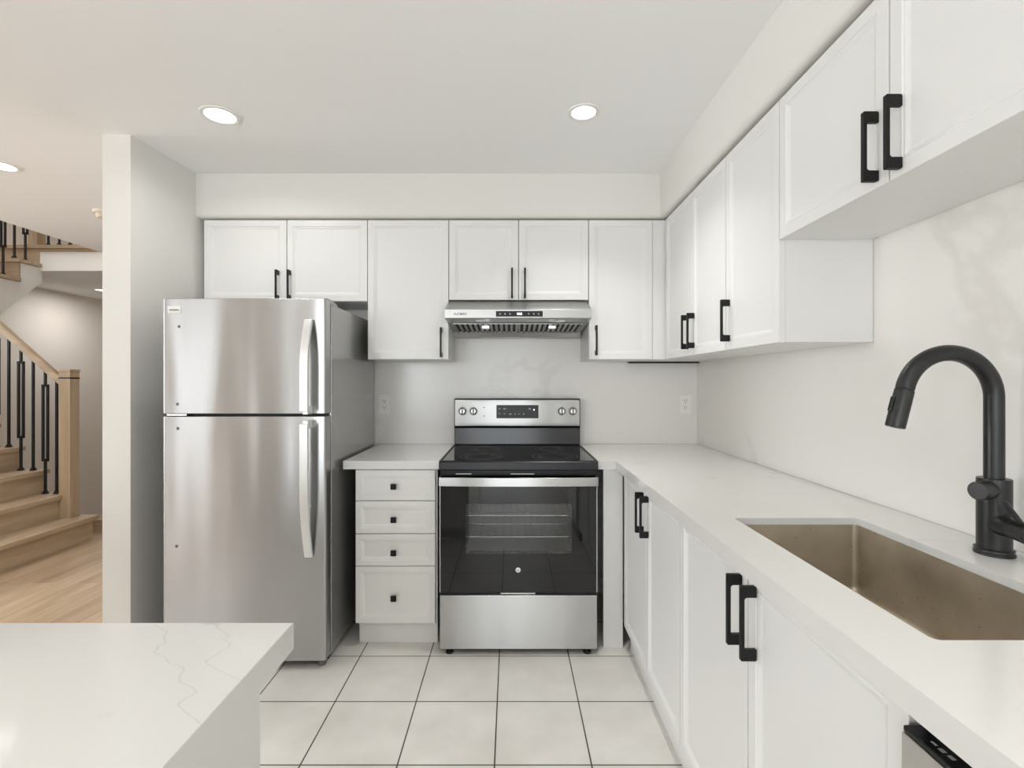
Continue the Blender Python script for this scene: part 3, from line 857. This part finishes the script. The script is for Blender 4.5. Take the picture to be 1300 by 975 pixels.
MB().box(rx0 + .002, 2.338, .846, rx1 - .002, 2.372, .8708, .002).build('vent_trim', M['blackplastic'], t)
for (a, c) in ((.10, .20), (.45, .60)):
    MB().box(rx0 + a * .748, 2.3365, .8545, rx0 + c * .748, 2.3385, .8575).build('vent_slot', M['silver'], t)
# backguard
bgx0, bgx1 = RC - .3745 + .001, RC + .3745 + .001
yb = 2.900
bg = MB().prism([(yb + .012, .9228), (yb + .012, 1.024), (yb, 1.030), (yb - .001, 1.036), (yb + .004, 1.186), (yb + .012, 1.196), (2.985, 1.196), (2.985, .88), (2.93, .88), (2.93, .9228)], bgx0, bgx1, 'x', .002).build('backguard', M['blackplastic'], t)
MB().prism([(yb - .003, .928), (yb + .0035, 1.022), (yb + .0118, 1.022), (yb + .0118, .928)], bgx0 + .003, bgx1 - .003, 'x', .001).build('riser_panel', M['riserglass'], bg)
ft = yb - .005
cp = MB().prism([(ft + .001, 1.0355), (ft - .0025, 1.06), (ft - .0025, 1.14), (ft + .003, 1.188), (yb + .0055, 1.1905), (yb + .0055, 1.0355)], bgx0 + .006, bgx1 - .006, 'x', .001).build('control_panel', M['steel'], bg, angle=50)
ks = 2.895 / FPX
def cpx(px): return (px - 649) * ks
def cpz(py): return EYE - (py - 485) * ks
kf = ft - .0027
dsp = MB().box(cpx(630.2), kf - .0012, cpz(531), cpx(683.6), kf + .003, cpz(514.2), .001).build('display_panel', M['blackplastic'], bg)
for px, py, w_ in ((634, 519, 2.2), (640.5, 519, 3.6), (634, 525, 2), (640.5, 525.3, 2), (647.8, 525.6, 3), (654, 525.5, 1.6), (658.8, 525.5, 1.6), (664.8, 525.5, 1.8), (672.5, 519, 3)):
    MB().box(cpx(px - w_ / 2), kf - .0017, cpz(py + .7), cpx(px + w_ / 2), kf - .0011, cpz(py - .7)).build('display_mark', M['lightmark'], dsp)
MB().lathe([(0, .0006), (.0042, .0006), (.0042, 0)], (cpx(677.9), kf - .0012, cpz(520.2)), (0, -1, 0), 14).build('indicator_light', M['led'], dsp)
for px in (587.3, 601.2, 713.0, 727.0):
    x, z = cpx(px), cpz(522)
    kb = MB().lathe([(0, .020), (.0135, .020), (.0160, .018), (.0195, .004), (.0205, .0), (0, 0)], (x, kf, z), (0, -1, 0), 28).build('knob', M['silver'], bg)
    MB().lathe([(.0208, .0012), (.0236, .0012), (.0236, 0), (.0208, 0)], (x, kf, z), (0, -1, 0), 28).build('skirt', M['mark'], kb)
    MB().box(x - .003, kf - .0245, z - .0185, x + .003, kf - .0185, z + .0185, .0012).build('pointer', M['mark'], kb)
    b = MB()
    for j in range(9):
        a = math.radians(-30 + 30 * j)
        rr = .029
        b.box(x + rr * math.cos(a) - .0014, kf - .0004, z + rr * math.sin(a) - .0014, x + rr * math.cos(a) + .0014, kf + .001, z + rr * math.sin(a) + .0014)
    b.box(x - .0008, kf - .0004, z + .031, x + .0008, kf + .001, z + .038).build('dial_marks', M['mark'], bg)
for py in (517.3, 528.1):
    MB().lathe([(0, .0005), (.004, .0005), (.004, 0)], (cpx(614.7), kf, cpz(py)), (0, -1, 0), 12).build('signal_dot', M['mark'], bg)
# oven door
dz0, dz1 = .296, .842
wx0, wx1, wz0, wz1 = -.217, .288, .478, .716
od = MB()
for (a, c, z0, z1) in ((rx0 + .003, wx0, dz0, dz1), (wx1, rx1 - .003, dz0, dz1), (wx0, wx1, dz0, wz0), (wx0, wx1, wz1, dz1)):
    od.box(a, RF, z0, c, RF + .046, z1)
od = od.build('oven_door', M['blackglass'], t, smooth=False)
MB().box(wx0, RF + .0005, wz0, wx1, RF + .004, wz1).build('window', M['ovenpane'], od, smooth=False)
for a in (rx0, rx1 - .0032): MB().box(a, RF + .001, dz0, a + .0032, RF + .046, .846).build('edge_trim', M['silver'], od)
hp = []
for i in range(25):
    u = i / 24
    hp.append((rx0 + .001 + (rx1 - rx0 - .002) * u, 2.283 - .012 * (1 - (2 * u - 1) ** 2)))
hback = [(x, y + .014) for x, y in hp][::-1]
hn = MB().prism(hp + hback, .808, .849, 'z', .002)
hn = hn.build('handle', M['steel'], od, angle=50)
for x in (rx0 + .03, rx1 - .03):
    MB().box(x - .018, 2.294, .815, x + .018, RF - .0005, .843, .002).build('post', M['silver'], hn)
# oven cavity and racks behind the window
cv = MB()
cv.box(wx0 - .04, RF + .0465, wz0 - .06, wx1 + .04, RF + .0475, wz0 - .02)
cavity = MB()
L0 = [Vector((wx0 - .03, RF + .0479, wz0 - .10)), Vector((wx1 + .03, RF + .0479, wz0 - .10)), Vector((wx1 + .03, RF + .0479, wz1 + .05)), Vector((wx0 - .03, RF + .0479, wz1 + .05))]
bm2 = MB()
y0c, y1c = RF + .0465, RF + .0478
cvm = MB()
cvm.bm.free(); cvm.bm = bmesh.new()
t_body = [c for c in t.children if c.name.startswith('body')][0]
# carve the cavity out of the body by rebuilding the body as five slabs
bpy.data.objects.remove(t_body)
bo = MB()
cx0, cx1, cz0, cz1, cyb = wx0 - .03, wx1 + .03, .40, .765, 2.86
bo.box(rx0 + .004, RF + .048, .035, cx0, 2.98, .870); bo.box(cx1, RF + .048, .035, rx1 - .004, 2.98, .870)
bo.box(cx0, RF + .048, .035, cx1, 2.98, cz0); bo.box(cx0, RF + .048, cz1, cx1, 2.98, .870); bo.box(cx0, cyb, cz0, cx1, 2.98, cz1)
bo.build('body', M['blackplastic'], t, smooth=False)
li = MB()
e = .002
li.box(cx0, RF + .05, cz0, cx0 + e, cyb, cz1); li.box(cx1 - e, RF + .05, cz0, cx1, cyb, cz1)
li.box(cx0, RF + .05, cz0, cx1, cyb, cz0 + e); li.box(cx0, RF + .05, cz1 - e, cx1, cyb, cz1); li.box(cx0, cyb - e, cz0, cx1, cyb, cz1)
li.build('oven_liner', M['cavity'], t, smooth=False)
for z in (.535, .640):
    b = MB()
    for y in (2.40, 2.62, 2.84): b.tube([(cx0 + .003, y, z), (cx1 - .003, y, z)], .0035, 8)
    for i in range(15):
        x = cx0 + .02 + (cx1 - cx0 - .04) * i / 14
        b.tube([(x, 2.40, z + .004), (x, 2.84, z + .004)], .0022, 6)
    b.build('oven_rack', M['chrome'], t)
for q in (cv, cavity, bm2, cvm):
    q.bm.free()
# emblem on the door
ex, ez = (657.7 - 649) / FPX * RF, EYE - (723.7 - 485) / FPX * RF
em = MB().lathe([(0, .0012), (.0100, .0012), (.0120, .0004), (.0120, -.0005), (0, -.0005)], (ex, RF - .0003, ez), (0, -1, 0), 24).build('emblem', M['silver'], od)
b = MB(); b.tube([(ex + .0045 * math.cos(a * .5), RF - .0016, ez + .0035 * math.sin(a * .75)) for a in range(20)], .0007, 6); b.build('emblem_script', M['mark'], em)
# drawer and feet
dr = MB().box(rx0 + .001, RF - .002, .0275, rx1 - .001, RF + .046, .2830, .003).build('drawer', M['steel'], t)
MB().box(rx0 + .004, RF + .010, .2832, rx1 - .004, RF + .046, .2955).build('drawer_recess', M['blackplastic'], t)
px0, px1 = (635.5 - 649) / FPX * RF, (679.5 - 649) / FPX * RF
MB().box(px0, RF + .0025, .2870, px1, RF + .0098, .2925, .001).build('drawer_pull', M['silver'], dr)
for x in (rx0 + .045, rx1 - .045):
    for y in (RF + .022, 2.93):
        MB().lathe([(0, 0), (.018, 0), (.020, .004), (.018, .012), (.011, .014), (.011, .036), (0, .036)], (x, y, 0), (0, 0, 1), 18).build('foot', M['blackplastic'], t)
# joining plates between feet and drawer are hidden behind the drawer front

# ------------------------------------------------------------------ outlets
def outlet(px, label):
    s = YB / FPX
    x, z = (px - 649) * s, EYE - (513.3 - 485) * s
    t = thing('wall_outlet', label, 'outlet', (x, YB, z), 'outlets in the backsplash')
    MB().box(x - .036, YB - .006, z - .0585, x + .036, YB - .0003, z + .0585, .002).build('cover_plate', M['plastic'], t)
    for dz in (.0195, -.0195):
        rc = MB().lathe([(0, .002), (.0150, .002), (.0165, .0005), (.0165, -.001), (0, -.001)], (x, YB - .0062, z + dz), (0, -1, 0), 24).build('receptacle', M['plastic'], t)
        MB().box(x - .0078, YB - .0086, z + dz + .000, x - .0050, YB - .008, z + dz + .009).box(x + .0050, YB - .0086, z + dz + .0005, x + .0078, YB - .008, z + dz + .0085).lathe([(0, .0005), (.0028, .0005), (.0028, 0)], (x, YB - .0081, z + dz - .0075), (0, -1, 0), 12).build('slots', M['dark'], rc)
outlet(488.6, 'white duplex outlet in the backsplash beside the refrigerator')
outlet(869.8, 'white duplex outlet in the backsplash right of the range, near the corner')

# ------------------------------------------------------------------ ceiling lights
def pot(x, y, label, r=.055, power=POT_POWER, spread=112):
    t = thing('recessed_light', label, 'ceiling light', (x, y, CEIL), 'recessed ceiling lights')
    MB().lathe([(r + .018, -.0003), (r + .018, -.004), (r + .012, -.006), (r + .002, -.004), (r, -.0015), (r, -.0003)], (x, y, CEIL), (0, 0, 1), 40).build('trim_ring', M['trimwhite'], t)
    MB().lathe([(0, -.0022), (r, -.0022), (r, -.0004), (0, -.0004)], (x, y, CEIL), (0, 0, 1), 40).build('lens', M['lens'], t)
    l = bpy.data.lights.new('lamp', 'AREA'); l.shape = 'DISK'; l.size = r * 2; l.energy = power; l.color = (1, 0.985, 0.96); l.spread = math.radians(spread)
    o = bpy.data.objects.new('lamp', l); o.location = (0, 0, -.008); C.objects.link(o); o.parent = t
pot(-1.25, 2.10, 'lit round recessed light above the refrigerator', .060, 2.6, 160)
pot(.307, 2.076, 'lit round recessed light above the range', .050, 3.4)
pot(-2.70, 2.590, 'lit round recessed light at the left edge, above the oak floor', .058)
pot(-5.10, 6.08, 'lit round recessed light under the upper floor beyond the stairs', .055, 8, 175)
for x, y in ((-1.25, -.4), (.307, -.2), (-2.7, .2), (-1.25, -1.8), (.307, -1.8), (-4.6, .4), (-4.6, -2.0)):  # unseen pots added to light the room
    pot(x, y, 'unseen recessed light added in the ceiling behind the camera')
t = thing('smoke_detector', 'small beige smoke detector on the ceiling beside the wall end', 'smoke detector', (-2.73, 3.28, CEIL))
MB().lathe([(0, -.0003), (.062, -.0003), (.062, -.014), (.058, -.020), (0, -.020)], (-2.73, 3.28, CEIL), n=32).build('base', M['beigeplastic'], t)
MB().lathe([(0, -.0203), (.046, -.0203), (.046, -.034), (.036, -.046), (0, -.048)], (-2.73, 3.28, CEIL), n=32).build('sensor_cap', M['beigeplastic'], t)

# ------------------------------------------------------------------ staircase
RISE, RUN = .19, .204
YS0, YS1 = 3.02, 4.055
st = thing('staircase', 'light oak staircase with black iron balusters left of the wall end', 'staircase', (-4.2, 3.6, 0))
def rxk(k): return -3.877 + RUN * (3 - k)       # riser plane of lower step k
for k in range(1, 8):
    x = rxk(k); z = RISE * k
    MB().box(x - RUN - .012, YS0, z - .036, x + .030, YS1 + .030, z, .006).box(x - .001, YS0, z - .050, x + .016, YS1 + .014, z - .0362, .002).build('tread', M['oak'], st)
    MB().box(x - .018, YS0, z - RISE + .0002, x - .0005, YS1, z - .0365).build('riser', M['oak'], st, smooth=False)
# side carcass under the lower flight
pts = [(rxk(1) - .02, 0)]
for k in range(1, 8):
    pts += [(rxk(k) - .02, RISE * k - .038), (rxk(k) - RUN - .02, RISE * k - .038)]
pts += [(rxk(7) - RUN - .02, 0)]
MB().prism(pts, YS1 - .03, YS1 - .002, 'y').build('stringer', M['trimwhite'], st, smooth=False)
MB().prism(pts, YS0 + .001, YS0 + .03, 'y').build('stringer', M['trimwhite'], st, smooth=False)
# winders turning the corner
xw = rxk(7) - RUN; USX = -4.85
for k, ((xa, ya), (xb_, yb2)) in enumerate((((SWX, YS0), (SWX, 3.45)), ((SWX, 3.45), (SWX, YS1)), ((SWX, YS1), (xw, YS1)))):
    z = RISE * 7 + .203 * (k + 1)
    hub = (xw, YS1 - .01)
    poly = {0: [(xw, YS0), hub, (SWX + .002, 3.40), (SWX + .002, YS0)], 1: [hub, (SWX + .002, YS1), (SWX + .002, 3.40)], 2: [(USX - .02, YS1 - .01), (USX - .02, 4.17), (SWX + .002, 4.17), (SWX + .002, YS1)]}[k]
    MB().prism(poly, z - .036, z, 'z').build('tread', M['oak'], st, smooth=False)
    MB().prism(poly, RISE * 7 - .1 if k < 2 else z - .2, z - .0365, 'z').build('riser', M['oak'], st, smooth=False)
MB().prism([(xw, YS0 + .02), (xw, YS1 - .012), (SWX + .03, YS1 - .012), (SWX + .03, YS0 + .02)], 0, RISE * 7 - .1, 'z').build('winder_base', M['trimwhite'], st, smooth=False)
# upper flight, climbing away from the camera along the left wall; open side towards the room
def ry(j): return 5.03 - .214 * j               # riser plane; j = 0 is the last one under the upper floor
for j in range(0, 5):
    ztop = UP - RISE * j
    y = ry(j)
    if j > 0:
        MB().box(SWX + .002, y - .030, ztop - .036, USX + .030, ry(j - 1) + .0, ztop, .005).build('tread', M['oakx'], st)
    MB().box(SWX + .002, y + .0005, ztop - RISE + .0002, USX, y + .018, ztop - .0365).build('riser', M['oakx'], st, smooth=False)
# nosing of the upper floor, along the stair and the open edge
MB().box(SWX + .002, 5.00, UP - .036, STX - .02, 5.058, UP, .005).build('landing_nosing', M['oakx'], st)
MB().box(USX, 5.028, UP - .066, STX - .02, 5.05, UP - .0362).build('landing_trim', M['oakx'], st, smooth=False)
MB().box(USX, 5.034, CEIL, STX - .02, 5.058, UP - .0665).build('landing_fascia', M['trimwhite'], st, smooth=False)
# white cut stringer of the upper flight
pts = []
for j in range(4, 0, -1):
    pts += [(ry(j) + .019, UP - RISE * (j + 1) + .0), (ry(j) + .019, UP - RISE * j - .037), (ry(j - 1) + .019, UP - RISE * j - .037)]
pts += [(5.033, UP - RISE), (5.033, UP - .0665), (5.057, UP - .0665), (5.057, CEIL + .0)]
yb0 = 5.19
def zlow(y): return CEIL - (5.17 - y) * .97
pts += [(5.057, zlow(5.057)), (ry(4) + .019, zlow(ry(4) + .019))]
MB().prism(pts, USX - .035, USX - .001, 'x').build('stringer', M['trimwhite'], st, smooth=False)
# newel of the lower flight, with a dark band
NX0, NX1, NY0, NY1 = -3.672, -3.580, 3.968, 4.058
nw = MB().box(NX0, NY0, RISE + .0005, NX1, NY1, 1.322, .003).box(NX0 + .004, NY0 + .004, 1.322, NX1 - .004, NY1 - .004, 1.332).box(NX0, NY0, 1.332, NX1, NY1, 1.392, .003).box(NX0 - .004, NY0 - .004, 1.375, NX1 + .004, NY1 + .004, 1.400, .004).build('newel_post', M['oakz'], st)
MB().box(NX0 - .0015, NY0 - .0015, 1.322, NX1 + .0015, NY1 + .0015, 1.3315).build('newel_band', M['iron'], nw)
# hand rail of the lower flight
SL = .887
rp = lambda x: 1.329 + (-3.708 - x) * SL
yc = 4.013
xa, xb_ = NX0 + .002, -4.85
h = .034
pr = [(-.030, -h), (.030, -h), (.030, h * .2), (.020, h * .8), (0, h), (-.020, h * .8), (-.030, h * .2)]
l0 = [Vector((xa, yc + a, rp(xa) + c)) for a, c in pr]; l1 = [Vector((xb_, yc + a, rp(xb_) + c)) for a, c in pr]
MB().rings([l0, l1]).build('handrail', M['oakx'], st)
def baluster(x, y, z0, z1, double):
    r = .0075
    b = MB()
    b.box(x - .018, y - .018, z0 + .0003, x + .018, y + .018, z0 + .010, .003).box(x - .0125, y - .0125, z0 + .010, x + .0125, y + .0125, z0 + .024, .003)
    if double and z1 > z0 + .9 - .3:
        a0, a1 = z0 + .275, min(z0 + .885, z1 - .004)
        b.box(x - r, y - r, z0, x + r, y + r, a0); b.box(x - r, y - r, a1, x + r, y + r, z1)
        b.box(x - .0265, y - r, a0 - .010, x + .0265, y + r, a0 + .010); b.box(x - .0265, y - r, a1 - .010, x + .0265, y + r, a1 + .010)
        b.box(x - .0265, y - r, a0, x - .0115, y + r, a1); b.box(x + .0115, y - r, a0, x + .0265, y + r, a1)
    else:
        b.box(x - r, y - r, z0, x + r, y + r, z1)
    b.build('baluster', M['iron'], st, smooth=False)
for px, k, dbl in ((72.0, 2, 0), (57.6, 2, 1), (42.2, 3, 0), (26.6, 3, 1), (11.2, 4, 0), (-4.5, 4, 1), (-20, 5, 0), (-36, 5, 1), (-52, 6, 0), (-67, 6, 1), (-83, 7, 0)):
    x = (px - 649) / FPX * yc
    baluster(x, yc, RISE * k, rp(x) - h + .004, dbl)
# upper newel, balusters, rails
UXB = USX + .0 - .022
MB().box(-4.945, 5.005, UP + .0005, -4.850, 5.100, UP + 1.10, .003).build('newel_post', M['oakz'], st)
def zrail(y): return UP + .93 - (5.00 - y) * (RISE / .214)
for (y, j, dbl) in ((4.905, 1, 1), (4.797, 1, 0), (4.690, 2, 1), (4.583, 2, 0), (4.476, 3, 1), (4.369, 3, 0), (4.262, 4, 1)):
    baluster(UXB, y, UP - RISE * j, zrail(y) - .03, dbl)
prl = [(-.030, -h), (.030, -h), (.030, h * .2), (.020, h * .8), (0, h), (-.020, h * .8), (-.030, h * .2)]
l0 = [Vector((UXB + a, 5.006, zrail(5.006) + c)) for a, c in prl]; l1 = [Vector((UXB + a, 4.20, zrail(4.20) + c)) for a, c in prl]
MB().rings([l0, l1]).build('handrail', M['oak'], st)
for i in range(11):
    x = (62 + 13.9 * i - 649) / FPX * 5.045
    if x > STX - .05: break
    baluster(x, 5.040, UP, UP + .96, i % 2)
MB().box(-4.851, 5.012, UP + .955, STX - .02, 5.068, UP + 1.015, .01).build('handrail', M['oakx'], st)
